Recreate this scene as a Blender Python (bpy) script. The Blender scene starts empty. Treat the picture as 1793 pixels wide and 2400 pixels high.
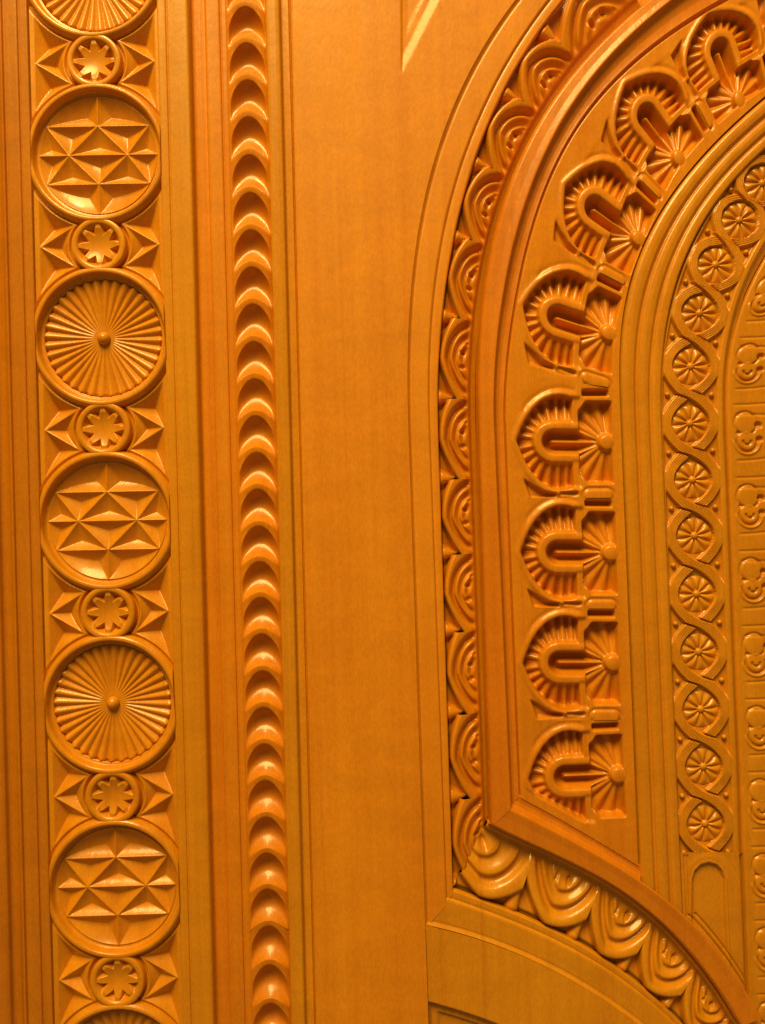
import bpy, math
import numpy as np
from mathutils import Matrix, Vector

# ------------------------------------------------------------------ camera, light, exposure
K = 1.0 / 3000.0            # metres per unit of the carving grid (1793 x 2400 units in view)
D = 2045.0                  # camera distance in grid units
CX, CY = 896.5, 1200.0
CZ = 1.25                   # height of the middle of the view above the floor
TH = math.radians(-1.46)    # the photo is rolled: the door itself stands plumb
CT, ST = math.cos(TH), math.sin(TH)

scene = bpy.context.scene
COL = scene.collection
cam = bpy.data.cameras.new("camera")
cam.sensor_fit = 'VERTICAL'
cam.sensor_height = 24.0
cam.lens = 24.0 * D / 2400.0
cam.clip_start = 0.01
cam.clip_end = 50.0
camo = bpy.data.objects.new("camera", cam)
COL.objects.link(camo)
R_, U_, B_ = Vector((CT, 0, ST)), Vector((-ST, 0, CT)), Vector((0, -1, 0))
camo.matrix_world = Matrix(((R_.x, U_.x, B_.x, 0), (R_.y, U_.y, B_.y, -D * K),
                            (R_.z, U_.z, B_.z, CZ), (0, 0, 0, 1)))
scene.camera = camo

w = bpy.data.worlds.new("World")
scene.world = w
w.use_nodes = True
w.node_tree.nodes["Background"].inputs[0].default_value = (1.0, 0.76, 0.22, 1)
w.node_tree.nodes["Background"].inputs[1].default_value = 0.20

def area_lamp(name, loc, target, size, power, col):
    l = bpy.data.lights.new(name, 'AREA')
    l.shape = 'DISK'
    l.size = size
    l.energy = power
    l.color = col
    o = bpy.data.objects.new(name, l)
    COL.objects.link(o)
    o.location = loc
    d = Vector(target) - Vector(loc)
    o.rotation_euler = d.to_track_quat('-Z', 'Y').to_euler()
    return o
WARM = (1.0, 0.79, 0.24)
area_lamp("ceiling_lamp", (-0.26, -0.42, CZ + 1.18), (-0.26, -0.42, 0), 0.11, 2.6, (0.86, 1.0, 0.42))
area_lamp("hall_lamp", (-0.46, -1.80, CZ + 2.40), (-0.30, -0.20, 0), 1.5, 136.0, WARM)

scene.view_settings.view_transform = 'Standard'
scene.view_settings.look = 'None'
scene.view_settings.exposure = 0.0
scene.view_settings.gamma = 1.0
scene.view_settings.use_curve_mapping = False

# ------------------------------------------------------------------ materials
def wood(name, base, deep, seed, streak=1.0, rough=0.36):
    m = bpy.data.materials.new(name)
    m.use_nodes = True
    nt = m.node_tree
    N, L = nt.nodes, nt.links
    b = N["Principled BSDF"]
    geo = N.new("ShaderNodeNewGeometry")
    mp = N.new("ShaderNodeMapping")
    mp.inputs["Location"].default_value = (seed, seed * 1.7, seed * 0.6)
    L.new(geo.outputs["Position"], mp.inputs["Vector"])
    def noise(scale, sc3, detail, rough_=0.6, dist=0.0):
        m2 = N.new("ShaderNodeMapping")
        m2.inputs["Scale"].default_value = sc3
        L.new(mp.outputs[0], m2.inputs["Vector"])
        n = N.new("ShaderNodeTexNoise")
        n.inputs["Scale"].default_value = scale
        n.inputs["Detail"].default_value = detail
        n.inputs["Roughness"].default_value = rough_
        n.inputs["Distortion"].default_value = dist
        L.new(m2.outputs[0], n.inputs["Vector"])
        return n.outputs["Fac"]
    def rng(sock, a, b_, c, d):
        r = N.new("ShaderNodeMapRange")
        for i, v in zip((1, 2, 3, 4), (a, b_, c, d)):
            r.inputs[i].default_value = v
        L.new(sock, r.inputs[0])
        return r.outputs[0]
    def mul(a, b_):
        x = N.new("ShaderNodeMath"); x.operation = 'MULTIPLY'
        for i, v in enumerate((a, b_)):
            if hasattr(v, "links") or not isinstance(v, float): L.new(v, x.inputs[i])
            else: x.inputs[i].default_value = v
        return x.outputs[0]
    grain = rng(noise(120.0, (1, 1, 0.018), 5, 0.6, 0.3), 0.3, 0.7, 0.0, 1.0)      # long vertical fibres
    cloud = rng(noise(7.0, (1, 1, 0.35), 3, 0.5, 0.6), 0.3, 0.7, 0.0, 1.0)          # broad figure
    pore = rng(noise(800.0, (1, 1, 0.35), 3, 0.75), 0.33, 0.67, 0.90, 1.10)
    curl = rng(noise(38.0, (0.5, 0.5, 1.0), 3, 0.6, 0.8), 0.3, 0.7, 0.93, 1.06)      # faint cross figure            # fleck
    fleck = rng(noise(85.0, (1, 1, 0.035), 2, 0.5, 0.8), 0.66, 0.76, 0.0, 1.0)       # mineral streaks
    mix = N.new("ShaderNodeMix"); mix.data_type = 'RGBA'
    mix.inputs["A"].default_value = (*deep, 1)
    mix.inputs["B"].default_value = (*base, 1)
    add = N.new("ShaderNodeMath"); add.operation = 'ADD'
    L.new(mul(grain, 0.55), add.inputs[0]); L.new(mul(cloud, 0.45), add.inputs[1])
    L.new(add.outputs[0], mix.inputs["Factor"])
    mix2 = N.new("ShaderNodeMix"); mix2.data_type = 'RGBA'
    mix2.inputs["B"].default_value = (deep[0] * .6, deep[1] * .5, deep[2] * .5, 1)
    L.new(mul(fleck, 0.5 * streak), mix2.inputs["Factor"])
    L.new(mix.outputs["Result"], mix2.inputs["A"])
    vm = N.new("ShaderNodeVectorMath"); vm.operation = 'MULTIPLY'
    L.new(mix2.outputs["Result"], vm.inputs[0]); L.new(mul(pore, curl), vm.inputs[1])
    L.new(vm.outputs[0], b.inputs["Base Color"])
    b.inputs["Roughness"].default_value = rough
    L.new(rng(grain, 0, 1, rough - 0.05, rough + 0.07), b.inputs["Roughness"])
    b.inputs["Specular IOR Level"].default_value = 0.28
    b.inputs["Coat Weight"].default_value = 0.5
    L.new(rng(noise(55.0, (1, 1, 0.4), 3, 0.6), 0.3, 0.7, 0.09, 0.24), b.inputs["Coat Roughness"])
    b.inputs["Coat IOR"].default_value = 1.45
    bp = N.new("ShaderNodeBump")
    bp.inputs["Strength"].default_value = 0.07
    bp.inputs["Distance"].default_value = 0.0006
    L.new(noise(160.0, (1, 1, 0.08), 4, 0.6), bp.inputs["Height"])
    bp2 = N.new("ShaderNodeBump")                       # knife marks and brushed varnish
    bp2.inputs["Strength"].default_value = 0.16
    bp2.inputs["Distance"].default_value = 0.0009
    L.new(noise(210.0, (1, 1, 0.7), 2, 0.5), bp2.inputs["Height"])
    L.new(bp.outputs[0], bp2.inputs["Normal"])
    L.new(bp2.outputs[0], b.inputs["Normal"]); L.new(bp2.outputs[0], b.inputs["Coat Normal"])
    return m
BASE, DEEP = (0.680, 0.192, 0.0045), (0.530, 0.123, 0.0027)
M_POST = wood("honey_wood_post", (0.680, 0.249, 0.0072), (0.540, 0.166, 0.0036), 0.0, 0.5)
M_ROS = wood("honey_wood_rosette", (0.700, 0.247, 0.0063), (0.570, 0.168, 0.0036), 4.4, 0.3)
M_BAND = wood("honey_wood_band", (0.660, 0.235, 0.0072), (0.530, 0.157, 0.0036), 9.2, 0.3)
M_LOW = wood("honey_wood_low", (0.690, 0.253, 0.0072), (0.560, 0.173, 0.0036), 15.5, 0.7)
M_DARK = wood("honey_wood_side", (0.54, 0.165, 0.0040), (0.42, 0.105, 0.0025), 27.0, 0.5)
M_EDGE = wood("honey_wood_moulding", (0.690, 0.209, 0.0045), (0.540, 0.131, 0.0027), 21.0, 0.5)
M_BOARD = wood("honey_wood_board", (0.720, 0.235, 0.0054), (0.600, 0.163, 0.0027), 3.1, 0.8, 0.5)
M_CARVE = wood("honey_wood_carving", (0.700, 0.227, 0.0054), (0.570, 0.149, 0.0027), 7.7, 0.3)
M_PANEL = wood("honey_wood_panel", (0.680, 0.197, 0.0045), (0.550, 0.130, 0.0027), 12.3, 0.6)

# ------------------------------------------------------------------ helpers
def to_world(x, y, z):
    dx = np.asarray(x, float) - CX
    dy = CY - np.asarray(y, float)
    z = np.asarray(z, float)
    return (dx * CT - dy * ST) * K, -z * K, (dx * ST + dy * CT) * K + CZ

def xi2x(xi, y):            # plumb lines of the left half: xi = position at y 1180
    return xi + 0.02549 * (y - 1180.0)

def raw_mesh(name, V, F, smooth=True):
    me = bpy.data.meshes.new(name)
    V = np.ascontiguousarray(V, np.float32)
    F = np.ascontiguousarray(F, np.int32)
    me.vertices.add(len(V)); me.vertices.foreach_set("co", V.ravel())
    n = F.shape[1]
    me.loops.add(F.size); me.loops.foreach_set("vertex_index", F.ravel())
    me.polygons.add(len(F))
    me.polygons.foreach_set("loop_start", np.arange(0, F.size, n, dtype=np.int32))
    me.polygons.foreach_set("loop_total", np.full(len(F), n, np.int32))
    me.polygons.foreach_set("use_smooth", np.full(len(F), smooth, bool))
    me.update(calc_edges=True)
    return me

def grid_faces(n, m, keep=None):
    i = np.arange(n * m).reshape(n, m)
    F = np.stack([i[:-1, :-1], i[1:, :-1], i[1:, 1:], i[:-1, 1:]], -1).reshape(-1, 4)
    return F if keep is None else F[keep.ravel()]

def link(name, me, mat, parent=None, loc=(0, 0, 0), roty=0.0, scale=None):
    o = bpy.data.objects.new(name, me)
    COL.objects.link(o)
    if mat and not me.materials: me.materials.append(mat)
    o.location = loc
    o.rotation_euler = (0, roty, 0)
    if scale: o.scale = scale
    if parent:
        o.parent = parent
        if parent.type != 'EMPTY' or True:
            base = Vector((0, 0, 0)); p = parent
            while p: base += p.location; p = p.parent
            o.location = Vector(loc) - base
    return o

def grid_obj(name, parent, X, Y, Z, mat, keep=None):
    """one relief sheet in place; X, Y, Z in grid units, rows run down, columns run right"""
    wx, wy, wz = to_world(X, Y, Z)
    n, m = np.broadcast(wx, wy, wz).shape
    V = np.stack([np.broadcast_to(a, (n, m)) for a in (wx, wy, wz)], -1).reshape(-1, 3)
    c = V.mean(0); c[1] = 0
    me = raw_mesh(name, V - c, grid_faces(n, m, keep))
    return link(name, me, mat, parent, tuple(float(v) for v in c))

def local_mesh(name, X, Y, Z, close=False, flip=False, keep=None):
    """a motif round its own origin (x right, y down, z out), to be placed and shared"""
    n, m = X.shape
    V = np.stack([X * K, -Z * K, -Y * K], -1).reshape(-1, 3)
    if close:
        i = np.arange(n * m).reshape(n, m)
        j = np.roll(i, -1, 1)
        F = np.stack([i[:-1], i[1:], j[1:], j[:-1]], -1).reshape(-1, 4)
    else:
        F = grid_faces(n, m, keep)
    if flip: F = F[:, ::-1]
    return raw_mesh(name, V, F)

def place(name, me, mat, parent, x, y, z=0.0, ang=0.0, scale=None):
    wx, wy, wz = to_world(x, y, z)
    return link(name, me, mat, parent, (float(wx), float(wy), float(wz)), ang, scale)

def thing(name, label, cat, x, y):
    o = bpy.data.objects.new(name, None)
    COL.objects.link(o)
    wx, _, wz = to_world(x, y, 0)
    o.location = (float(wx), 0, float(wz))
    o.empty_display_size = 0.05
    o["label"] = label; o["category"] = cat; o["kind"] = "thing"
    return o

def sst(a, b, x):
    t = np.clip((x - a) / (b - a), 0, 1)
    return t * t * (3 - 2 * t)

def soften(Z, n):
    """worn, hand-eased edges: binomial smoothing of a relief sheet"""
    for _ in range(n):
        P = np.pad(Z, 1, mode='edge')
        Z = (P[:-2, 1:-1] + 2 * P[1:-1, 1:-1] + P[2:, 1:-1]) / 4
        P = np.pad(Z, 1, mode='edge')
        Z = (P[1:-1, :-2] + 2 * P[1:-1, 1:-1] + P[1:-1, 2:]) / 4
    return Z

def interp(x, pts):
    p = np.array(pts, float)
    return np.interp(x, p[:, 0], p[:, 1])

def supports(pts, e=1.6):
    """profile stations: the break points with close neighbours, so that smooth shading stays on the breaks"""
    xs = [p[0] for p in pts]
    out = [xs[0]]
    for a, b in zip(xs[:-1], xs[1:]):
        g = b - a
        if g > 3 * e: out += [a + e, a + g * .5, b - e] if g < 40 else [a + e, a + g * .25, a + g * .5, a + g * .75, b - e]
        else: out += [a + g * .5]
        out.append(b)
    return np.array(out)

def vstrip(name, parent, prof, mat, y0=-110.0, y1=2510.0, wav=0.0):
    """plumb moulding of the left half; prof = [(xi, z)...]"""
    xs = supports(prof)
    ys = np.linspace(y0, y1, 120)
    z = interp(xs, prof)
    Y, XI = np.meshgrid(ys, xs, indexing='ij')
    Zg = np.broadcast_to(z, Y.shape) + wav * np.sin(Y / 170.0 + XI / 40.0)
    return grid_obj(name, parent, xi2x(XI, Y), Y, Zg, mat)

class Curve:                 # x(y), fitted
    def __init__(s, pts, y0=1000.0):
        p = np.array(pts, float); s.y0 = y0
        y = p[:, 1]
        s.n = 4 if y.min() > 500 else 5
        s.c = np.linalg.lstsq(s.basis(y), p[:, 0], rcond=None)[0]
    def basis(s, y):
        t = np.clip((s.y0 - y) / 1000.0, 0, None)
        return np.stack([np.ones_like(y), (y - 1180) / 1000.0, t ** 2, t ** 3, t ** 4][:s.n], -1)
    def __call__(s, y):
        y = np.asarray(y, float)
        return s.basis(y) @ s.c
    def slope(s, y):
        return (s(y + 1.0) - s(y - 1.0)) / 2.0

class CurveH:                # y(x), fitted cubic
    def __init__(s, pts, deg=3):
        p = np.array(pts, float)
        s.c = np.polyfit((p[:, 0] - 1300) / 400.0, p[:, 1], deg)
    def __call__(s, x):
        return np.polyval(s.c, (np.asarray(x, float) - 1300) / 400.0)

C0 = Curve([(1207,0),(1143,86),(1105,160),(1078,216),(1040,313),(1016,373),(989,502),(981,538),(957,770),(956,873),(965,1180),(989,1900),(1003,2350)])
C1 = Curve([(1278,0),(1219,97),(1164,180),(1089,346),(1058,431),(1046,513),(1030,603),(1011,732),(1005,824),(1010,1180),(1021,1378),(1030,1724),(1041,1940),(1047,2110)])
C2 = Curve([(1300,22),(1207,160),(1135,313),(1108,404),(1078,490),(1043,700),(1030,910),(1032,1124),(1046,1513),(1057,1864),(1064,2088)])
C3 = Curve([(1402,70),(1310,175),(1238,312),(1180,430),(1132,592),(1116,760),(1105,878),(1109,1108),(1116,1302),(1124,1486),(1139,1880)])
C4 = Curve([(1500,11),(1402,108),(1332,178),(1267,270),(1203,400),(1170,510),(1143,620),(1126,743),(1119,878),(1127,1180),(1137,1500),(1148,1938)])
Cm = Curve([(1581,0),(1483,76),(1413,157),(1354,232),(1294,324),(1257,411),(1224,497),(1166,1180),(1197,1894)])
C5 = Curve([(1650,28),(1537,108),(1408,216),(1343,319),(1289,440),(1246,540),(1225,624),(1202,759),(1194,802),(1188,910),(1192,1108),(1194,1180),(1205,1486),(1213,1724),(1221,1866)])
C7 = Curve([(1880,155),(1793,227),(1683,324),(1597,421),(1543,513),(1500,581),(1473,673),(1462,770),(1457,878),(1461,1180),(1470,1378),(1475,1508),(1489,1778),(1500,2021)])
C10 = Curve([(1880,280),(1793,351),(1711,433),(1650,525),(1612,607),(1597,635),(1564,759),(1556,905),(1560,1054),(1561,1180),(1570,1324),(1578,1562),(1589,1832),(1597,2016),(1610,2170)])
C12 = Curve([(1880,480),(1789,624),(1759,683),(1737,739),(1721,814),(1715,898),(1713,977),(1715,1108),(1726,1486),(1740,1795),(1745,1890),(1752,2080),(1761,2301),(1766,2396)])
F5 = CurveH([(1003,2173),(1040,2180),(1078,2188),(1137,2211),(1234,2248),(1301,2279),(1393,2331),(1487,2397)])
FB = CurveH([(1045,2112),(1137,2144),(1234,2182),(1330,2228),(1403,2268),(1490,2327),(1562,2387)])
FA = CurveH([(1052,2088),(1137,2119),(1234,2156),(1306,2192),(1386,2238),(1439,2267),(1490,2305),(1538,2346),(1591,2397)])
G0 = CurveH([(1148,1938),(1278,1994),(1386,2054),(1490,2119),(1562,2177),(1611,2230),(1659,2290),(1708,2358),(1727,2400)])
LM = CurveH([(1197,1894),(1277,1933),(1374,1984),(1446,2032),(1535,2086),(1596,2136),(1655,2198),(1705,2262),(1755,2335)], 4)
L5 = CurveH([(1219,1865),(1301,1906),(1398,1967),(1500,2026)], 2)
F6 = CurveH([(1008,2354),(1085,2376),(1154,2400),(1230,2432)], 2)

def partner(A, B, y):
    """point of B straight across (along the normal) from A(y)"""
    xa = A(y); s = A.slope(y)
    q = np.sqrt(1 + s * s); nx, ny = 1 / q, -s / q
    t = (B(y) - xa) * nx
    for _ in range(8):
        t = t + (B(y + t * ny) - (xa + t * nx)) * 0.6
    return B(y + t * ny), y + t * ny

def partnerH(A, B, x):
    """same for the lower curves: B lies up-right of A"""
    ya = A(x); s = (A(x + 1) - A(x - 1)) / 2
    q = np.sqrt(1 + s * s); nx, ny = s / q, -1 / q
    t = ya - B(x)
    for _ in range(12):
        t = t + ((ya + t * ny) - B(x + t * nx)) * 0.5
    return x + t * nx, B(x + t * nx)

def band(name, parent, A, B, prof, mat, ya, yb, yend_b=None, n=220, cut=None):
    """moulding between two upright curves; prof in fractions 0..1 or pixels of the width; ends on the mitre (yb on A, yend_b on B)"""
    ts = supports(prof, 0.03)
    y = np.linspace(ya, yb, n)
    xb, ybb = partner(A, B, y)
    if yend_b is not None:
        r = np.clip((y - (yb - 400)) / 400, 0, 1)
        tgt = np.interp(y, [yb - 400, yb], [ybb[np.argmin(abs(y - (yb - 400)))], yend_b])
        ybb = np.where(r > 0, tgt, ybb); xb = B(ybb)
    xa = A(y)
    T = ts[None, :]
    X = xa[:, None] * (1 - T) + xb[:, None] * T
    Y = y[:, None] * (1 - T) + ybb[:, None] * T
    Z = np.broadcast_to(interp(ts, prof), X.shape)
    keep = None
    if cut is not None:
        dd = cut(np.minimum(X, 1790)) - Y
        keep = np.maximum(dd[:-1, :-1], dd[1:, 1:]) > -3
    return grid_obj(name, parent, X, Y, Z, mat, keep)

def bandH(name, parent, A, B, prof, mat, xa, xb, xa_b, n=160):
    """moulding between two lower curves (A the outer, lower one), starting on the mitre"""
    ts = supports(prof, 0.03)
    x = np.linspace(xa - 4, xb, n)
    xp, yp = partnerH(A, B, x)
    xa_b = xa_b - 4
    x2 = x[0] + 260
    st = np.interp(x, [x[0], x2], [xa_b, np.interp(x2, x, xp)])
    xp = np.where(x < x2, st, xp); yp = B(xp)
    ya = A(x)
    T = ts[:, None]
    X = x[None, :] * (1 - T) + xp[None, :] * T
    Y = ya[None, :] * (1 - T) + yp[None, :] * T
    X, Y = X[::-1], Y[::-1]
    Z = np.broadcast_to(interp(ts, prof)[::-1, None], X.shape) - 0.7
    return grid_obj(name, parent, X, Y, Z, mat)

def box_mesh(name, x0, x1, y0, y1, z0, z1):
    c = []
    for z in (z0, z1):
        for y in (y0, y1):
            for x in (x0, x1):
                c.append([float(v) for v in to_world(x, y, z)])
    F = [(0, 1, 3, 2), (4, 6, 7, 5), (0, 4, 5, 1), (2, 3, 7, 6), (0, 2, 6, 4), (1, 5, 7, 3)]
    V = np.array(c); o = V.mean(0)
    return raw_mesh(name, V - o, np.array(F), False), tuple(float(v) for v in o)

# ------------------------------------------------------------------ 1. the post with the rosettes
post = thing("carved_post", "honey coloured wooden post carved with a column of star and wheel rosettes", "carved post", 245, 2500)
me, o = box_mesh("backing_board", -90, 480, -120, 2520, -140, -70)
link("backing_board", me, M_POST, post, o)
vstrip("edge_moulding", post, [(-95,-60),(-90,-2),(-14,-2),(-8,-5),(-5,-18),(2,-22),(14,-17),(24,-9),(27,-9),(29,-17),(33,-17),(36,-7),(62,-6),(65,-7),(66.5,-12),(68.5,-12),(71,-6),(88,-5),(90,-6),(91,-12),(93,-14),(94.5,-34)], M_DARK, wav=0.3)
vstrip("flat_moulding", post, [(395,-34),(396,-5),(399,-3.5),(415,-3.5),(416.5,-7),(419,-7),(421,-1),(440,0),(463,0),(467,-1),(470,-5),(471.5,-14),(473,-22),(476,-24)], M_POST, wav=0.3)

def rosette_frame(R_out, n_ang):
    th = np.linspace(0, 2 * np.pi, n_ang, endpoint=False)
    return th

RC = 245.0
WALL = 151.5
def clampx(X): return np.clip(X, -WALL, WALL)

# ring shared by all big rosettes
th = np.linspace(0, 2 * np.pi, 260, endpoint=False)
rp = [(138,-38),(139.5,-21),(141.5,-20.5),(145,-19.5),(147.5,-16),(150,-3.5),(152,-0.2),(155,0.8),(159,0.4),(162.5,-2.2),(166,-8),(169,-15),(171,-24),(172,-40)]
rs = supports(rp, 0.8)
Rg, Tg = np.meshgrid(rs, th, indexing='ij')
Zr = interp(Rg, rp)
ring_me = local_mesh("ring", clampx(Rg * np.cos(Tg)), Rg * np.sin(Tg), Zr, close=True, flip=True)

# star field: lattice of triangular chip cuts
def tri_star(x, y):
    """depth below the ridges; x right, y down, rim radius 127"""
    r = np.hypot(x, y)
    rim = 140.5 - r
    P = dict(A0=(0,-68.5), Am=(-121,-68.5), Ap=(121,-68.5), Bm=(-69,0), Bp=(69,0), Om=(-148,0), Op=(148,0), C0=(0,68.5), Cm=(-121,68.5), Cp=(121,68.5), T=(0,-156), S=(0,156))
    tris = [("Am","A0","Bm",0),("A0","Ap","Bp",0),("A0","Bp","Bm",0),("Bm","Bp","C0",0),("Bm","C0","Cm",0),("Bp","Cp","C0",0),
            ("Am","Bm","Om",2),("Bm","Cm","Om",2),("Ap","Op","Bp",2),("Bp","Op","Cp",2),("Am","T","A0",1),("A0","T","Ap",1),("Cm","C0","S",1),("C0","Cp","S",1)]
    dep = np.zeros_like(x)
    for a, b, c, kind in tris:
        pts = [np.array(P[k], float) for k in (a, b, c)]
        cen = sum(pts) / 3
        ds = []
        names = [a, b, c]
        for i in range(3):
            p, q = pts[i], pts[(i + 1) % 3]
            n1, n2 = names[i], names[(i + 1) % 3]
            e = q - p; nrm = np.array([-e[1], e[0]]) / np.hypot(*e)
            if nrm @ (cen - p) < 0: nrm = -nrm
            d = (x - p[0]) * nrm[0] + (y - p[1]) * nrm[1]
            out = (kind == 2 and {n1, n2} & {"Om", "Op"} and not {n1, n2} & {"Bm", "Bp"}) or (kind == 1 and {n1, n2} & {"T", "S"} and not {n1, n2} & {"A0", "C0"})
            if out:
                ds.append(np.minimum(rim * 0.8, 1e9) if kind == 1 else rim * 0.9)
            else:
                horiz = abs(e[1]) < 1
                vert = abs(e[0]) < 1
                ds.append(d * (1.25 if horiz else (1.2 if vert else 0.95)))
        m = np.minimum(np.minimum(ds[0], ds[1]), ds[2])
        dep = np.maximum(dep, m)
    return np.clip(dep, 0, None)
rr = np.linspace(0.0, 140.5, 100)
tt = np.linspace(0, 2 * np.pi, 480, endpoint=False)
Rg, Tg = np.meshgrid(rr, tt, indexing='ij')
Xs, Ys = Rg * np.cos(Tg), Rg * np.sin(Tg)
dp = tri_star(Xs, Ys)
Zs = -18.0 - 27.0 * (1 - np.exp(-dp / 28.0))
Zs = np.where(Rg > 139.9, -30.0, Zs)
star_me = local_mesh("star_rosette", Xs, Ys, Zs, close=True, flip=True)

# wheel field: 36 rounded flutes in a dish
NF = 36
tt = np.linspace(0, 2 * np.pi, NF * 16, endpoint=False)
rr = np.concatenate([np.linspace(0, 14, 4), np.linspace(17, 140, 62)])
Rg, Tg = np.meshgrid(rr, tt, indexing='ij')
u = np.abs(((Tg * NF / (2 * np.pi)) % 1.0) - 0.5) * 2          # 0 on the ridge, 1 in the valley
amp = 7.8 * np.clip((Rg - 22) / 105, 0, 1) ** 0.8
end = 1 - sst(125, 131, Rg) * sst(0.35, 0.8, 1 - u) * 0.9
Zw = -29.0 + 11.0 * (Rg / 140) ** 2 - amp * u ** 1.7
Zw = Zw - sst(132, 138, Rg) * u * 4
Zw = np.where(Rg > 139.3, -36.0, Zw)
wheel_me = local_mesh("wheel_rosette", Rg * np.cos(Tg), Rg * np.sin(Tg), Zw, close=True, flip=True)
ph = np.linspace(0, np.pi / 2, 12)
tt = np.linspace(0, 2 * np.pi, 40, endpoint=False)
P_, T_ = np.meshgrid(ph, tt, indexing='ij')
knob_me = local_mesh("knob", 15.5 * np.sin(P_) * np.cos(T_), 15.5 * np.sin(P_) * np.sin(T_), 17 * np.cos(P_) - 1, close=True, flip=True)

# small rosette between the big ones
rr = np.concatenate([np.linspace(0, 49, 42), np.linspace(50, 67, 22)])
tt = np.linspace(0, 2 * np.pi, 256, endpoint=False)
Rg, Tg = np.meshgrid(rr, tt, indexing='ij')
def small_z(R, T):
    a = (T * 8 / (2 * np.pi)) % 1.0                    # petals of the star on 0, 45, 90 ...
    off = np.abs(a - 0.5) * 2                          # 0 between star points, 1 on a point
    half = (1 - off)                                   # 1 in the middle of a chip
    ang = np.abs(a - 0.5) * 2 * np.pi / 8              # angle from the chip's middle
    ch = R * np.cos(ang); cw = R * np.sin(ang)
    d1 = 49.0 - R
    d2 = ((ch - 25.0) * 0.68 - cw * 1.0) * 1.0                 # sides of the chip, apex towards the centre
    d = np.minimum(d1 * 1.1, d2)
    pit = np.clip(d, 0, None) * 1.6
    bowl = -9.0 * np.clip(1 - (R / 40.0) ** 2, 0, 1)
    z = -5.0 + bowl - pit
    ringz = interp(R, [(0,-99),(48,-99),(49,-4),(51,-1.8),(54,-0.6),(58,-0.4),(62,-1.5),(64,-5),(65,-16),(67,-36)])
    return np.maximum(z - sst(49, 50, R) * 90, ringz)
Zq = small_z(Rg, Tg)
small_me = local_mesh("small_rosette", Rg * np.cos(Tg), Rg * np.sin(Tg), Zq, close=True, flip=True)

# chip-carved ground round a small rosette (x -152..152, y -216..216 round its centre)
def ground_z(x, y):
    ax, ay = np.abs(x), np.abs(y)
    d_big = np.hypot(ax, ay - 216.0) - 175.0           # from the fillet along the big ring
    d_sm = np.hypot(ax, ay) - 75.0
    d_edge = 142.0 - ax
    # ridge from the tip (138, 0) to (70, 40)
    p = np.array([139.0, 0.0]); q = np.array([70.0, 42.0]); e = q - p
    nrm = np.array([-e[1], e[0]]) / np.hypot(*e)
    dl = (ax - p[0]) * nrm[0] + (ay - p[1]) * nrm[1]
    up = np.minimum(np.minimum(d_big, d_edge * 1.0), np.minimum(np.abs(dl), d_sm + 6))
    mid = np.minimum(np.abs(dl), d_sm)
    above = dl * np.sign(nrm[1] if nrm[1] != 0 else 1) > 0
    d = np.where(above, up, mid)
    z = -12.0 - 0.95 * np.clip(d, 0, None)
    # narrow gutter beside the rings
    z = z - 5.0 * (1 - sst(2, 9, d_big + 8)) - 9.0 * (1 - sst(1, 7, d_sm + 8))
    return np.clip(z, -46, None)
xs = np.linspace(-152, 152, 178); ys = np.linspace(-140, 140, 164)
Yg, Xg = np.meshgrid(ys, xs, indexing='ij')
kp = (np.hypot(Xg, np.abs(Yg) - 216.0) > 160) & (np.hypot(Xg, Yg) > 58)
kp = kp[:-1, :-1] | kp[1:, 1:]
ground_me = local_mesh("chip_carved_ground", Xg, Yg, ground_z(Xg, Yg), keep=kp)

step = 432.3
cy0 = 356.0 - step
for i in range(-0, 7):
    y = cy0 + i * step
    x = xi2x(RC, y)
    if i % 2 == 1:
        r = place("star_rosette", star_me, M_ROS, post, x, y, 0, 0.008 * math.sin(i * 2.3))
    else:
        r = place("wheel_rosette", wheel_me, M_ROS, post, x, y, 0, 0.05 * math.sin(i * 2.9))
        place("knob", knob_me, M_ROS, r, x, y, -26)
    place("ring", ring_me, M_ROS, r, x, y)
    if i < 6:
        y2 = y + step / 2; x2 = xi2x(RC, y2)
        place("chip_carved_ground", ground_me, M_ROS, post, x2, y2)
        place("small_rosette", small_me, M_ROS, post, x2, y2, 0, 0.035 * math.sin(i * 5.1))

# ------------------------------------------------------------------ 2. the door leaf
door = thing("carved_door_leaf", "honey coloured wooden door with a plain board and a carved arch beside the rosette post", "carved door", 1200, 2500)
me, o = box_mesh("backing_board", 482, 1960, -120, 2520, -170, -95)
link("backing_board", me, M_BOARD, door, o)

# 2a. scalloped moulding
sm = vstrip("scalloped_moulding", door, [(474,-60),(475,-22),(480,-20),(492,-19),(502,-21),(505,-21),(507.5,-10),(512,-8),(538,-10),(541,-11),(542,-15),(544.5,-15),(546,-11),(556,-11),(560,-14),(564,-40)], M_EDGE, wav=0.2)
vstrip("rib", sm, [(643,-40),(647,-18),(649.5,-12),(651,-4),(654,0),(660,1.5),(674,1.5),(681,0),(684,-3),(685.5,-12),(687,-15),(694,-14),(704,-13),(705.2,-19),(707.4,-19),(708.5,-40)], M_POST, wav=0.2)
us = np.linspace(-47, 47, 54)
pp = np.linspace(0, 1, 66)
PG, UG = np.meshgrid(pp, us, indexing='ij')
LEN = 86.9
def scallop_y(u): return 30.0 * (np.abs(u) / 46.0) ** 1.9
SY = scallop_y(UG) + PG * LEN
s_ = PG * LEN
q = np.clip(np.abs(UG) / 43.5, 0, 1)
edge = 13 + 54 * (1 - np.sqrt(1 - q ** 2)) - scallop_y(UG) * 0.55
dep = 31.0 * np.clip(1 - q ** 2.2, 0, 1) ** 0.7
t = np.clip((s_ - edge) / np.maximum(LEN - edge, 1), 0, 1)
base = 1.5 * (1 - (UG / 47) ** 2) - 12.5 * np.clip(np.abs(UG) / 47, 0, 1) ** 5
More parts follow.
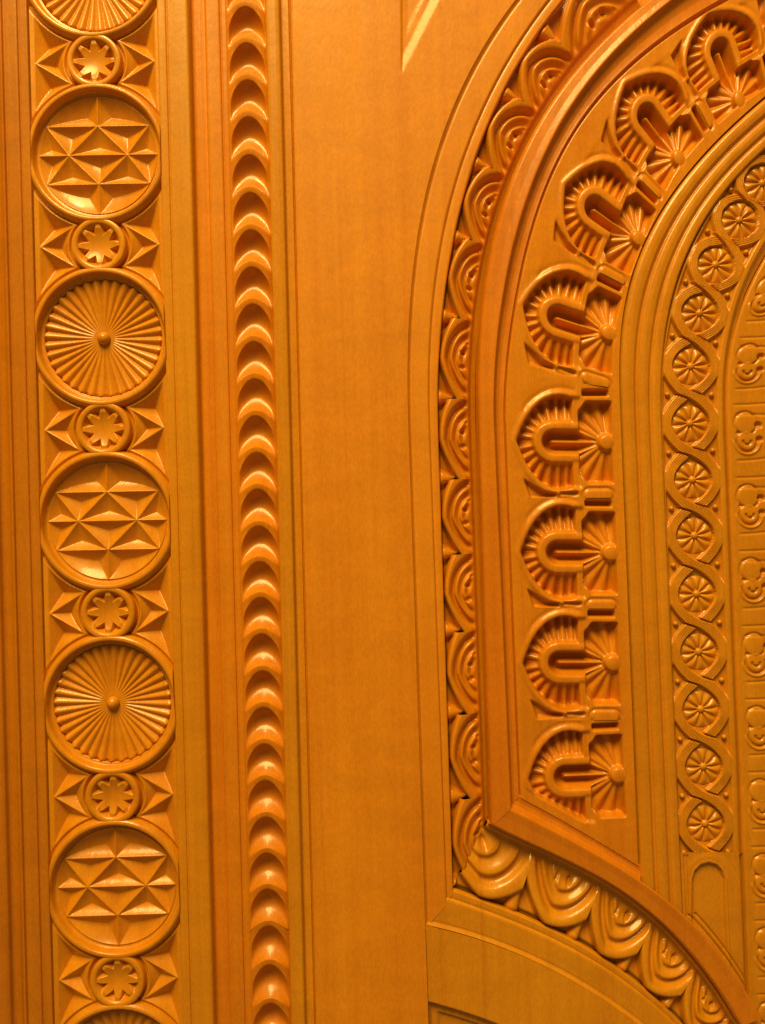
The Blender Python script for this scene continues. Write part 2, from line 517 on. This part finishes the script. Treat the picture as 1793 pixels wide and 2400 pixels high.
top = base - 2.5 * np.clip(s_ / 14.0, 0, 1) ** 2 * (1 - q ** 2)
bowl = np.sin(np.pi * t ** 0.95) ** 0.8
SZ = np.where(t > 0, base - 2.5 * (1 - t) * (1 - q ** 2) - 0.93 * dep * bowl, top)
SZ = soften(SZ, 1)
SZ = np.where(q >= 1, base, SZ)
scallop_me = local_mesh("scallop", UG, SY, SZ)
crest = [-86,2,87,173.6,260,349,438,525.5,612.7,699.5,787.6,875,962,1048,1133.7,1221,1304,1388,1473,1560,1645.5,1731.5,1817,1903,1988,2072,2158,2249,2340,2427]
for k in range(len(crest) - 1):
    dy = crest[k + 1] - crest[k]
    j = math.sin(k * 12.9898) * 0.5
    place("scallop", scallop_me, M_EDGE, sm, xi2x(604.2 + j, crest[k]), crest[k], -1.0, 0.0, (1.0, 1.0 + 0.04 * math.sin(k * 7.3), dy / LEN * 1.001))

# 2b. plain board with the sunk spandrel at its top
ys = np.concatenate([np.linspace(-110, 230, 150), np.linspace(236, 2510, 160)])
ts = np.concatenate([[0, 0.004], np.linspace(0.02, 0.35, 10), np.linspace(0.36, 0.985, 110), [0.992, 1.0]])
Y, T = np.meshgrid(ys, ts, indexing='ij')
XL = xi2x(708.2, Y); XR = C0(Y) - 0.5
X = XL + (XR - XL) * T
Z = -6.0 + 0.5 * np.sin(X / 60.0) * np.sin(Y / 400.0)
dR = ((946.0 + (166.0 - Y) * 0.5) - X) * 0.894         # left of the arc edge
dL = X - 942.0
dT = np.minimum(dR, dL)
ins = np.minimum(sst(-1, 9, dR), 1) * np.where(dL > -4, 1, 0) * sst(-3, 1.0, dL)
Z = Z - 4.2 * sst(-3, 24, dR) * sst(-2.5, 1.5, dL) * (Y < 170)
Z = Z - 1.2 * sst(30, 46, dR) * sst(6, 14, dL) * (Y < 120)
Z = np.where(T < 0.003, -20, Z)
board = grid_obj("plain_board", door, X, Y, Z, M_BOARD)
board["label"] = "plain smooth board between the scalloped moulding and the carved arch"

# 2c. the arch frame: flat band, scroll band, moulding
arch = band("arch_frame", door, C0, C1, [(0,-6.5),(0.10,-11.5),(0.14,-12.5),(0.2,-11.5),(0.6,-11),(0.93,-11),(0.96,-11),(1,-12)], M_BOARD, -110, 2182, 2126, 260)
band("fillet", arch, C1, C2, [(0,-12),(0.16,-16.5),(0.3,-15.5),(0.5,-15),(0.82,-15),(0.92,-16.5),(1,-30)], M_BOARD, -110, 2126, 2100, 260)
band("arch_moulding", door, C4, Cm, [(0,-50),(0.03,-10),(0.10,-1),(0.2,3),(0.6,5),(0.9,8),(0.97,8),(1,6)], M_PANEL, -110, 1938, 1894, 260)
cove = band("cove", door, Cm, C5, [(0,6),(0.12,-4),(0.25,-9),(0.5,-11),(0.72,-10),(0.86,-9),(0.92,-17),(1,-17)], M_PANEL, -85, 1894, 1866, 260)

# fan side of the same frame
bandH("arch_frame_return", door, F5, FB, [(0,-6.5),(0.10,-11.5),(0.14,-12.5),(0.2,-11.5),(0.6,-11),(0.94,-11),(1,-12)], M_LOW, 1003, 1640, 1045)
bandH("fillet", arch, FB, FA, [(0,-12),(0.16,-16.5),(0.3,-15.5),(0.5,-15),(0.82,-15),(0.92,-16.5),(1,-30)], M_LOW, 1045, 1720, 1057)
bandH("arch_moulding_return", door, G0, LM, [(0,-54),(0.02,-12),(0.06,-1),(0.14,3),(0.6,5),(0.9,8),(0.97,8),(1,6)], M_PANEL, 1148, 1735, 1197)
bandH("cove", door, LM, L5, [(0,6),(0.12,-4),(0.25,-9),(0.5,-11),(0.72,-10),(0.86,-9),(0.92,-17),(1,-17)], M_PANEL, 1197, 1500, 1219)

# scrolls
def scroll_z(u, v, L, uw, way=-1):
    """u 0 at the pit side .. uw at the open side, v 0..L from pit to pit"""
    U = u * 85.0 / uw
    V = (v / L - 0.5) * 190.0
    pl = np.clip(84.0 - U, 0, None); av = np.abs(V)
    m = np.where(V * way > 0, 2.0, 1.38)
    ro = ((pl / 81.0) ** m + (av / 129.0) ** m) ** (1 / m)
    ri = ((pl / 67.0) ** m + (av / 92.0) ** m) ** (1 / m)
    strap = np.minimum(interp(ri, [(1.0,-4),(1.04,-0.5),(1.1,1.2),(3,1.2)]), interp(ro, [(0,9),(0.93,1.2),(0.975,0),(0.995,-3),(1.012,-8),(1.03,-23),(1.06,-31),(2,-33)]))
    rings = interp(ri, [(0,-3),(0.16,-4),(0.24,-9),(0.30,-12),(0.34,-11),(0.40,-6),(0.46,-3),(0.52,-4),(0.55,-12),(0.60,-13),(0.66,-9),(0.72,-4),(0.78,-2.5),(0.825,-4),(0.85,-14),(0.92,-16),(0.96,-14),(0.985,-9),(1.0,-3.5)])
    z = np.where(ri < 1.0, rings, strap)
    # small leaf standing in the pit at both ends of the tile
    vp = np.where(V > 0, 95.0 - V - 4.0, -(V + 95.0) - 4.0)
    hw_ = 19.0 * np.clip(1 - (U - 2) / 50.0, 0.0, 1)
    leaf = -10.0 - 9.0 * np.clip(np.abs(vp) / np.maximum(hw_, 0.5), 0, 1) ** 2 - 40 * sst(0.9, 1.25, np.abs(vp) / np.maximum(hw_, 0.5)) - 4 * np.clip(U / 50, 0, 1)
    z = np.where(ri > 1.0, np.maximum(z, leaf), z)
    # eye of the scroll
    z = z - 10 * (1 - sst(2, 8, np.hypot((U - 64) / 1.3, V - 17))) - 9 * (1 - sst(2, 7, np.hypot((U - 62) / 1.3, V + 17)))
    z = z - 12 * (1 - sst(1.5, 7, np.hypot(U - 76, V + 40)))
    k = sst(66, 82, U)
    z = z * (1 - k) - 9.0 * k
    return z - 9.0 - 29.0 * np.clip(U / 85.0, 0, 1.25) ** 1.2 - 7 * sst(80, 90, U) - 8 * (1 - sst(0, 2.5, U))
pits = [-118, 59, 205, 373, 549, 738, 932, 1124, 1302, 1486, 1681, 1881, 2086]
for k in range(len(pits) - 1):
    ya, yb = pits[k], pits[k + 1]
    last = k == len(pits) - 2
    n = 118
    y = np.linspace(ya, min(yb, 2088) + (8 if last else 0), n)
    x3, y3 = partner(C2, C3, y)
    if last:
        y3 = np.interp(y, [y[0], y[-1]], [y3[0], 1962]); x3 = C3(y3)
    if k == len(pits) - 3: pass
    x2 = C2(y)
    ts = np.linspace(-0.03, 1.2, 62)[None, :]
    X = x2[:, None] * (1 - ts) + x3[:, None] * ts
    Yy = y[:, None] * (1 - ts) + y3[:, None] * ts
    seg = np.hypot(np.diff((x2 + x3) / 2), np.diff((y + y3) / 2))
    v = np.concatenate([[0], np.cumsum(seg)])
    if last:
        vv = (Yy - ya); L = 212.0; vv = vv * 1.0
    else:
        L = v[-1]; vv = np.broadcast_to(v[:, None], X.shape)
    uw = np.hypot(x3 - x2, y3 - y)[:, None]
    if last: uw = np.full_like(uw, 84.0)
    ug = ts * (uw if not last else 84.0)
    Z = scroll_z(np.broadcast_to(ug, X.shape), vv, L, uw)
    kp = None
    if k >= len(pits) - 3:                              # cut on the mitre line
        side = ((X - 1060) * 147 + (Yy - 2092) * 81) / 168.0
        kp = side[:-1, :-1] < 1.5
    grid_obj("scroll", arch, X, Yy, soften(Z, 2), M_CARVE, kp)
# lower scrolls, pit side on FA
def fan_strip(xa, xb, mitre=False):
    x = np.linspace(xa - (7 if mitre else 0), xb, 110)
    F1x, F1y = partnerH(FA, G0, x)
    if mitre:
        F1x = np.interp(x, [x[0], x[-1]], [1134, F1x[-1]]); F1y = G0(F1x)
    y = FA(x)
    ts = np.linspace(-0.03, 1.03, 60)[:, None]
    X = x[None] * (1 - ts) + F1x[None] * ts
    Y = y[None] * (1 - ts) + F1y[None] * ts
    uw = np.hypot(F1x - x, F1y - y)[None]
    seg = np.hypot(np.diff((x + F1x) / 2), np.diff((y + F1y) / 2))
    v = np.concatenate([[0], np.cumsum(seg)])
    return X, Y, ts * uw, np.broadcast_to(v[None], X.shape), v[-1], uw
fp = [1057, 1205, 1350, 1466, 1570, 1660, 1745]
for k in range(len(fp) - 1):
    X, Y, ug, vv, L, uw = fan_strip(fp[k], fp[k + 1], k == 0)
    if k == 0:
        # first scroll leans into the mitre: only its lower part is seen
        tt_ = np.clip(ug / uw, 0, 1); fr = np.linspace(0, 1, X.shape[1])[None]
        v0 = -90.0 + 122.0 * tt_
        vv = (v0 + (95.0 - v0) * fr) + 95.0; L = 190.0
    ugn = np.clip(ug * 85.0 / uw, -4, 95)
    Z = scroll_z(np.where(ugn < 76, ugn * 1.06, ugn * 1.06), vv, L, np.full_like(uw, 85.0), 1)
    Z = np.where(ugn > 77, np.maximum(Z, -30 + 7 * np.sqrt(np.clip(1 - ((ugn - 82) / 6.0) ** 2, 0, 1))), Z)
    kp = None
    if k == 0:
        side = ((X - 1060) * 147 + (Y - 2092) * 81) / 168.0
        kp = side[:-1, :-1][::-1] > -1.5
    grid_obj("scroll", arch, X[::-1], Y[::-1], soften(Z, 2)[::-1], M_LOW, kp)

# 2d. the arcade of little niches
PZ = -8.0
BP = [((1900,128),87),((1737,228),70),((1595,366),54),((1500,556),36),((1430,779),18),((1425,1036),1),((1435,1297),0.5),((1440,1557),0),((1453,1821),-2.5),((1466,2085),-4)]
def hit(Cv, b, ang, sgn):
    t = np.linspace(0, 420, 1700)
    px = b[0] - sgn * t * math.cos(ang); py = b[1] - sgn * t * math.sin(ang)
    g = Cv(py) - px
    i = np.where(np.sign(g[:-1]) != np.sign(g[1:]))[0]
    return (px[i[0]], py[i[0]]) if len(i) else (px[-1], py[-1])
IO = []
for (b, a) in BP:
    a = math.radians(a)
    IO.append((hit(C7, b, a, -1), hit(C5, b, a, 1)))
yI = np.array([p[0][1] for p in IO]); yO = np.array([p[1][1] for p in IO])
eI = np.array([math.hypot(p[0][0] - b[0][0], p[0][1] - b[0][1]) for p, b in zip(IO, BP)])
def cub(v, s):
    """smooth interpolation of values at integers (Catmull-Rom)"""
    n = len(v); i = np.clip(np.floor(s).astype(int), 0, n - 2); f = s - i
    g = lambda k: np.where(k < 0, 2 * v[0] - v[1], np.where(k >= n, 2 * v[-1] - v[-2], v[np.clip(k, 0, n - 1)]))
    p0, p1, p2, p3 = g(i - 1), g(i), g(i + 1), g(i + 2)
    return p1 + 0.5 * f * (p2 - p0 + f * (2 * p0 - 5 * p1 + 4 * p2 - p3 + f * (3 * (p1 - p2) + p3 - p0)))
def arcade_pt(s, wv):
    y0, y1 = cub(yI, s), cub(yO, s)
    x0, x1 = C7(y0), C5(y1)
    return x0 + (x1 - x0) * wv, y0 + (y1 - y0) * wv, np.hypot(x1 - x0, y1 - y0)
def poly_sdf(x, y, pts):
    """signed distance, positive inside"""
    P = np.array(pts, float); d = np.full(x.shape, 1e9); s = np.zeros(x.shape, bool)
    for i in range(len(P)):
        a, b = P[i - 1], P[i]
        e = b - a; wx, wy = x - a[0], y - a[1]
        t = np.clip((wx * e[0] + wy * e[1]) / (e @ e), 0, 1)
        d = np.minimum(d, np.hypot(wx - e[0] * t, wy - e[1] * t))
        c1 = (a[1] > y) != (b[1] > y)
        with np.errstate(divide='ignore', invalid='ignore'):
            s ^= c1 & (x < (b[0] - a[0]) * (y - a[1]) / (b[1] - a[1] if b[1] != a[1] else 1e-9) + a[0])
    return np.where(s, d, -d)
half = [(80,102),(96,107),(112,109),(128,107),(143,101),(158,91),(172,77),(184,61),(194,43),(202,25),(208,9)]
HOLE = [(80,-102)] + [(a, -b) for a, b in half[1:]] + [(211,0)] + half[::-1]
PITP = [(199,86),(184,130),(150,128),(124,126),(124,119),(150,116),(176,102)]
def niche_z(a, b, last=False):
    z = np.zeros_like(a)
    off = 500.0 * (last & (b > 99)) if last else 0.0
    ab = np.abs(b)
    # serrated channel
    h = poly_sdf(a, b, HOLE)
    seg = np.where(a < 124, ab, np.hypot(a - 124, b))            # distance from the slot's axis
    ang = np.where(a < 124, (124 - a) / 72.0, -np.arctan2(ab, np.maximum(a - 124, 1e-6)) + np.pi / 2 - np.pi / 2)
    phs = np.where(a < 124, (124 - a) / 20.5, -(np.arctan2(np.maximum(a - 124, 0), ab)) / math.radians(17.4))
    saw = np.abs((phs % 1.0) - 0.5) * 2                           # 1 valley, 0 ridge
    w_ = np.clip((seg - 48) / 46.0, 0, 1)
    chan = -12 - 15 * w_ - (8 + 12 * w_) * saw ** 2.2 
    inh = sst(-2.0, 3.0, h)
    z = z * (1 - inh) + chan * inh
    # inner U band
    ub = sst(-2.5, 2.0, 50 - seg) * (a > -20)
    z = np.where((ub > 0) & (a > 55), z * (1 - ub) + (-5 + 2.0 * np.sin(np.clip((seg - 26) / 24, 0, 1) * np.pi)) * ub, z)
    # strap that closes the channel towards the fan
    st = sst(60, 63, a) * (1 - sst(80, 84, a)) * sst(40, 50, ab) * (1 - sst(100, 112, ab))
    z = z * (1 - st) + (-6.0) * st
    # slot with a central ridge, tapering to the button
    hw = np.where(a > 62, 27.0, np.clip(6 + (a - 20) * 0.5, 3, 27))
    sl = np.where(a > 124, np.hypot(a - 124, b), ab)
    ins = sst(-2.5, 1.5, hw - sl) * (a > 22)
    q_ = np.clip(sl / hw, 0, 1)
    groove = -12 - 32 * (1 - np.abs(2 * q_ - 1) ** 1.3) * np.clip((a - 10) / 60, 0.3, 1) * np.where(a > 124, 1.0, 1.0)
    # fan box with rays
    r = np.hypot(a, b); t = np.degrees(np.arctan2(ab, a))
    bx = np.minimum(np.minimum(a + 11, 64 - a), 95 - ab)
    corner = (64 - a) * 0.8 + (95 - ab) * 0.6 - 13
    bx = np.minimum(bx, corner)
    ray = np.abs(((t - 12) / 22.0) % 1.0 - 0.5) * 2
    fan = -7 - 0.20 * r - 11.0 * np.clip(r / 60, 0.2, 1.1) * (1 - ray) ** 1.9
    inb = sst(-1.5, 2.5, bx) * (1 - ins)
    z = z * (1 - inb) + fan * inb
    z = z * (1 - ins) + groove * ins
    # button
    bt = sst(-1, 2.5, 20.5 - r)
    z = z * (1 - bt) + (2.0 - 4 * (r / 21) ** 2) * bt
    # bars, slots and chip pits between the niches (both sides of this tile)
    bar = off + np.hypot(np.clip(a - 46, 0, None) + np.clip(4 - a, 0, None), (b - 124))
    z = np.where((ab > 96) & (b > 0), z - 4.0 * sst(11, 16, bar) * (1 - sst(15, 20, bar)) + 2.5 * np.sqrt(np.clip(1 - (bar / 14) ** 2, 0, 1)), z)
    slot = np.minimum(np.minimum(a + 4, 56 - a), 6.0 - np.abs(b + 117))
    z = z - 26 * sst(-1.5, 2, slot)
    g = -off + np.minimum(np.minimum(a - 72, 114 - a), 3.0 - np.abs(b - 119.5))
    z = z - 9 * sst(-1.5, 1.5, g)
    pit = poly_sdf(a, b, PITP) - off
    z = z - 16 * sst(-1.5, 3.5, pit)
    # rounded rim of the niche head
    rim = -h
    z = z + 2.6 * np.exp(-((rim - 9) / 6.0) ** 2) * sst(70, 84, a) * (h < 0) - 2.2 * np.exp(-((rim - 21) / 5.0) ** 2) * sst(70, 84, a) * (1 - sst(188, 204, a)) * (h < 0)
    up = sst(66, 74, a) * (1 - sst(186, 200, a)) * (h < 0)
    z = z - 1.6 * up * sst(4, 24, rim) * np.where(b < 0, 1 - sst(26, 64, rim), 0)
    z = z - 1.6 * up * sst(119, 121, b) * (1 - sst(150, 190, a))
    return z
arcade = None
for i in range(len(BP)):
    s0, s1 = i - 0.5, i + 0.5
    if i == 0: s0 = 0.0
    if i == len(BP) - 1: s1 = i + 0.2
    ns = int(138 * (s1 - s0)) + 2
    s = np.linspace(s0, s1, ns); wv = np.linspace(0, 1.0, 176)
    S, Wv = np.meshgrid(s, wv, indexing='ij')
    X, Y, Ln = arcade_pt(S, Wv)
    Xp, Yp, _ = arcade_pt(S + 0.01, Wv); Xm, Ym, _ = arcade_pt(S - 0.01, Wv)
    bw = np.hypot(Xp - Xm, Yp - Ym) / 0.02
    a = Wv * Ln - cub(eI, S)
    b = (S - i) * np.where(bw < 258, 258, bw)
    Z = niche_z(a, b, i == len(BP) - 2) if i < len(BP) - 1 else np.zeros_like(a)
    Z = soften(Z, 2)
    d5 = (L5(X) - Y) * 0.86
    if i >= 7:
        Z = Z * sst(13, 22, d5)
    Z = Z + PZ - 10 * sst(0.992, 1.0, Wv)
    keep = None
    if i >= 7:
        cx_ = (d5[:-1, :-1] + d5[1:, 1:]) / 2
        keep = cx_ > -6
        if not keep.any(): continue
    # columns must run left to right: w runs outward (left), so reverse
    X, Y, Z = X[:, ::-1], Y[:, ::-1], Z[:, ::-1]
    if keep is not None: keep = keep[:, ::-1]
    if arcade is None:
        arcade = bpy.data.objects.new("arcade_panel", None); COL.objects.link(arcade); arcade.parent = door
        arcade.location = (0, 0, 0)
        arcade.location = -door.location
    grid_obj("niche" if i < len(BP) - 1 else "panel_foot", arcade, X, Y, Z, M_CARVE, keep)

# 2e. reeded moulding and band of flowers
RY0 = 130
reed = band("reeded_moulding", door, C7, C10, [(0,-18),(0.03,-17),(0.06,-8),(0.12,-4),(0.22,-3),(0.33,-5),(0.385,-12),(0.42,-12),(0.45,-6),(0.56,-4),(0.67,-6),(0.72,-12),(0.745,-12),(0.78,-7),(0.86,-6),(0.96,-7),(0.985,-10),(1,-16)], M_BAND, RY0, 2260, 2330, 420, LM)
fl = [(1893,348),(1796,421),(1741,509),(1685,614.5),(1647,729),(1626,855),(1624,990),(1630,1124),(1635,1256),(1640,1394),(1645,1531),(1650,1667),(1656,1803),(1660,1938),(1664,2072)]
fl = np.array(fl, float)
def fcen(s):
    return cub(fl[:, 0], s), cub(fl[:, 1], s)
FZ = -12.0
def ribbon_z(u, v, seg_per, i, endcap):
    """u across (right +), v along in tile units (-0.5..0.5 round flower i), strands cross half way between flowers"""
    A = 56.0
    sgn = 1 if i % 2 == 0 else -1
    ph = np.pi * v
    cs = np.sign(np.cos(ph)) * np.abs(np.cos(ph)) ** 0.72
    x1 = -A * sgn * cs; x2 = A * sgn * cs
    per = seg_per
    sl = np.minimum(np.abs(0.72 * A * np.sin(ph) * np.pi / per) * np.maximum(np.abs(np.cos(ph)), 0.08) ** -0.28, 2.2)
    c = 1 / np.sqrt(1 + sl ** 2)
    def strand(xc): return (u - xc) * c
    d1, d2 = strand(x1), strand(x2)
    def prof(d):
        ad = np.abs(d)
        z = -1.6 + 1.3 * np.cos(np.clip(ad / 4.4, 0, 2.4) * 2 * np.pi / 1.0) * (ad < 13)
        return np.where(ad < 10.5, z, np.where(ad < 13, z - (ad - 10.5) * 3.0, -40))
    # the strand that runs down to the right lies on top
    dx1 = A * sgn * np.sin(ph)          # d x1 / d v
    over1 = dx1 > 0
    dov = np.where(over1, d1, d2); dun = np.where(over1, d2, d1)
    k_ = sst(0.06, 0.34, np.abs(v))
    zo = prof(dov); zu = prof(dun) - 3.0 * k_
    zu = np.where(np.abs(dov) < 17.0, np.minimum(zu, -13), zu)
    g = -13.0 + 0 * u
    return np.maximum(np.maximum(zo, zu), g)
fb = bpy.data.objects.new("flower_band", None); COL.objects.link(fb); fb.parent = door; fb.location = -door.location
rr = np.linspace(0, 45, 40); tt = np.linspace(0, 2 * np.pi, 200, endpoint=False)
Rg, Tg = np.meshgrid(rr, tt, indexing='ij')
pet = np.abs(np.sin(Tg * 5.0 + 0.4))                       # ten petals
Zf = -13 + (7.5 * pet ** 0.8) * np.sin(np.clip((Rg - 5) / 38, 0, 1) * np.pi) ** 0.6
Zf = np.where(Rg < 9, -13 + 9 * np.sqrt(np.clip(1 - (Rg / 9.5) ** 2, 0, 1)), Zf)
Zf = np.where(Rg > 42, np.minimum(Zf, -13), Zf)
Zf = np.where(Rg > 44.2, -24, Zf)
flower_me = local_mesh("flower", Rg * np.cos(Tg), Rg * np.sin(Tg), Zf, close=True, flip=True)
P_, T_ = np.meshgrid(np.linspace(0, np.pi / 2, 7), np.linspace(0, 2 * np.pi, 18, endpoint=False), indexing='ij')
bead_me = local_mesh("bead", 6.5 * np.sin(P_) * np.cos(T_), 6.5 * np.sin(P_) * np.sin(T_), 8.0 * np.cos(P_), close=True, flip=True)
NFL = len(fl)
def band_xy(s, t):
    """t 0..1 across the flower band, s in flowers"""
    cx, cy = fcen(s)
    x1, y1 = fcen(s + 0.02); x0, y0 = fcen(s - 0.02)
    tx, ty = (x1 - x0), (y1 - y0); q = np.hypot(tx, ty); tx, ty = tx / q, ty / q
    nx, ny = ty, -tx                                     # to the right
    return cx, cy, nx, ny, q / 0.04, tx, ty
W_L, W_R = 67.0, 66.0
for i in range(NFL - 1):
    ends = i == NFL - 2
    s1 = i + 0.5 if not ends else i + 0.56
    s = np.linspace(i - 0.5, s1, 92); u = np.linspace(-W_L - 17, W_R + 26, 92)
    S, Ug = np.meshgrid(s, u, indexing='ij')
    cx, cy, nx, ny, per, tx, ty = band_xy(S, Ug)
    X, Y = cx + nx * Ug, cy + ny * Ug
    Z = FZ + ribbon_z(Ug, S - i, per, i, False) * 1.0
    Z = np.where(np.hypot(Ug, (S - i) * per) < 44, FZ - 16, Z)
    wall = sst(60, 66, np.abs(Ug))
    Z = Z * (1 - wall) + wall * np.where(Ug > 0, -15.0 - 14 * sst(74, 90, Ug), -17.0 - 8 * sst(67, 74, -Ug))
    grid_obj("ribbon_loop", fb, X, Y, Z, M_BAND)
    c = band_xy(np.array(float(i)), 0)
    ang = math.atan2(-float(c[5]), float(c[6]))            # tangent turn from straight down
    place("flower", flower_me, M_BAND, fb, float(c[0]), float(c[1]), FZ, ang * 0.3 + 0.12 * math.sin(i * 3.7))
    c = band_xy(np.array(i + 0.5), 0)
    for sg in (-1, 1):
        place("bead", bead_me, M_BAND, fb, float(c[0] + sg * c[2] * 52), float(c[1] + sg * c[3] * 52), FZ - 11)
# cartouche below the last flower
ys = np.linspace(1994, 2420, 150); ts = np.linspace(0, 1, 90)
Y, T = np.meshgrid(ys, ts, indexing='ij')
XL = C10(Y); XR = C12(Y) - 12
X = XL + (XR - XL) * T
OUT = [(1628,2066),(1634,2046),(1648,2032),(1666,2027),(1684,2032),(1697,2046),(1703,2064),(1708,2180),(1711,2281),(1660,2212),(1626,2168)]
d = poly_sdf(X, Y, OUT)
Z = -13.0 - 9.0 * sst(-1.5, 4, d) + 2.0 * sst(-8, -3, d) * (1 - sst(-3, 0, d))
dG = (LM(np.minimum(X, 1790)) - Y) * 0.66
for off in (6, 18):
    Z = Z - 4.0 * np.exp(-((dG - off) / 2.2) ** 2) * (Y > 2150)
for off in (10.0, 17.0):
    Z = Z - 4 * np.exp(-((X - XL - off) / 2.0) ** 2) * (Y > 2010)
cx_, cy_ = X, Y
# the last ribbon turning round the cartouche head
rw = np.abs(-d - 13)
Z = Z + 2.2 * np.cos(np.clip(rw / 11, 0, 1) * np.pi / 2) * (0.6 + 0.4 * np.cos(rw * 1.4)) * (1 - sst(2060, 2130, Y))
dd = (dG[:-1, :-1] + dG[1:, 1:]) / 2
kp = (dd > -5) & ~((Y[:-1, :-1] < 2002) & (d[:-1, :-1] < -24))
grid_obj("cartouche", fb, X, Y, Z, M_BAND, kp)

# 2f. inner step and the carved border at the right edge
band("inner_step", door, Curve([(x - 13, y) for x, y in [(1880,480),(1789,624),(1759,683),(1737,739),(1721,814),(1715,898),(1713,977),(1715,1108),(1726,1486),(1740,1795),(1745,1890),(1752,2080),(1761,2301),(1766,2396)]]), C12, [(0,-27),(0.3,-27.5),(0.8,-29),(0.9,-33),(1,-35)], M_BAND, 440, 2500, None, 200)
lines = [455, 622, 787, 946, 1119, 1293, 1471, 1645, 1818, 1995, 2170, 2345, 2520]
def motif_z(u, v, L):
    """u from the border's left edge, v 0..L down from the double line; half of a curled leaf motif"""
    V = v * 170.0 / L
    cu = 58.0
    z = np.zeros_like(u)
    def line(v0, u0, w_=2.6, dz=2.1, bow=0.0):
        vv = V - v0 + bow * np.clip((u - u0) / 60, 0, 2) ** 2
        m = sst(u0 - 4, u0 + 10, u)
        return -dz * m * np.exp(-(vv / w_) ** 2)
    z += line(0, 16, bow=2.0) + line(22, 22, bow=-1.0, w_=3) + line(130, 20, bow=4.0)
    r1 = np.hypot(u - 46, V - 43); r2 = np.hypot(u - 48, V - 84)
    z += 2.4 * np.sqrt(np.clip(1 - (r1 / 25) ** 2, 0, 1)) * (u > 0)
    z += 2.4 * np.sqrt(np.clip(1 - (r2 / 22) ** 2, 0, 1))
    z -= 5.0 * np.exp(-((r2 - 25) / 2.6) ** 2) * sst(-0.4, 0.3, (V - 84) / 25)
    z += 3.0 * np.exp(-((r2 - 31) / 3.0) ** 2) * sst(-0.2, 0.3, (V - 84) / 25)
    z -= 5.0 * np.exp(-((r2 - 9) / 2.6) ** 2) * sst(-0.4, 0.2, (V - 84) / 9)
    z -= 3.0 * np.exp(-((r1 - 27) / 2.6) ** 2) * (V < 66)
    z -= 9.0 * (1 - sst(3, 10, np.hypot((u - 76) / 1.2, V - 47)))
    z -= 8.0 * (1 - sst(3, 9, np.hypot((u - 78) / 1.2, V - 80)))
    z -= 4.0 * (1 - sst(2, 6, np.hypot(u - 27, V - 66)))
    return z
cb = bpy.data.objects.new("carved_border", None); COL.objects.link(cb); cb.parent = door; cb.location = -door.location
for k in range(len(lines) - 1):
    ya, yb = lines[k] - 12, lines[k + 1] - 12
    ys = np.linspace(ya, yb, 96); us = np.linspace(0, 150, 84)
    Y, Ug = np.meshgrid(ys, us, indexing='ij')
    X = C12(Y) + Ug
    sh = np.clip((900 - Y) / 300, 0, 1) * 0.35
    Z = -24.0 + interp(Ug, [(0,-10),(1.5,-9),(4,-1),(10,0),(200,0)]) + motif_z(Ug - 6 * np.clip((Y - 1200) / 1200, 0, 1), Y - ya - 12, yb - ya)
    grid_obj("curled_leaf", cb, X, Y, Z, M_BAND)

# 2g. lower panel under the fan
xs = np.linspace(0, 1, 130); rs = np.linspace(0, 1, 110)
Rr, Tt = np.meshgrid(rs, xs, indexing='ij')
x_top = 1003 + Tt * 640
ytop = F5(x_top)
Y = ytop + Rr * (2520 - ytop)
X = np.maximum(x_top, 0) * (1 - 0) + 0
X = np.where(Tt * 640 < 30, C0(Y) + 0.7 + Tt * 640, x_top + (C0(Y) - 1003) * np.clip(1 - Tt * 2, 0, 1))
d6 = np.minimum((Y - F6(X)) * 0.94, X - 1006)
Z = -6.0 - 16 * sst(-1, 3, d6) - 8 * sst(22, 26, d6) - 1.2 * (1 - sst(16, 24, X - C0(Y)))
low = grid_obj("lower_panel", door, X, Y, Z, M_LOW)
low["label"] = "smooth panel under the curved lower edge of the arch"
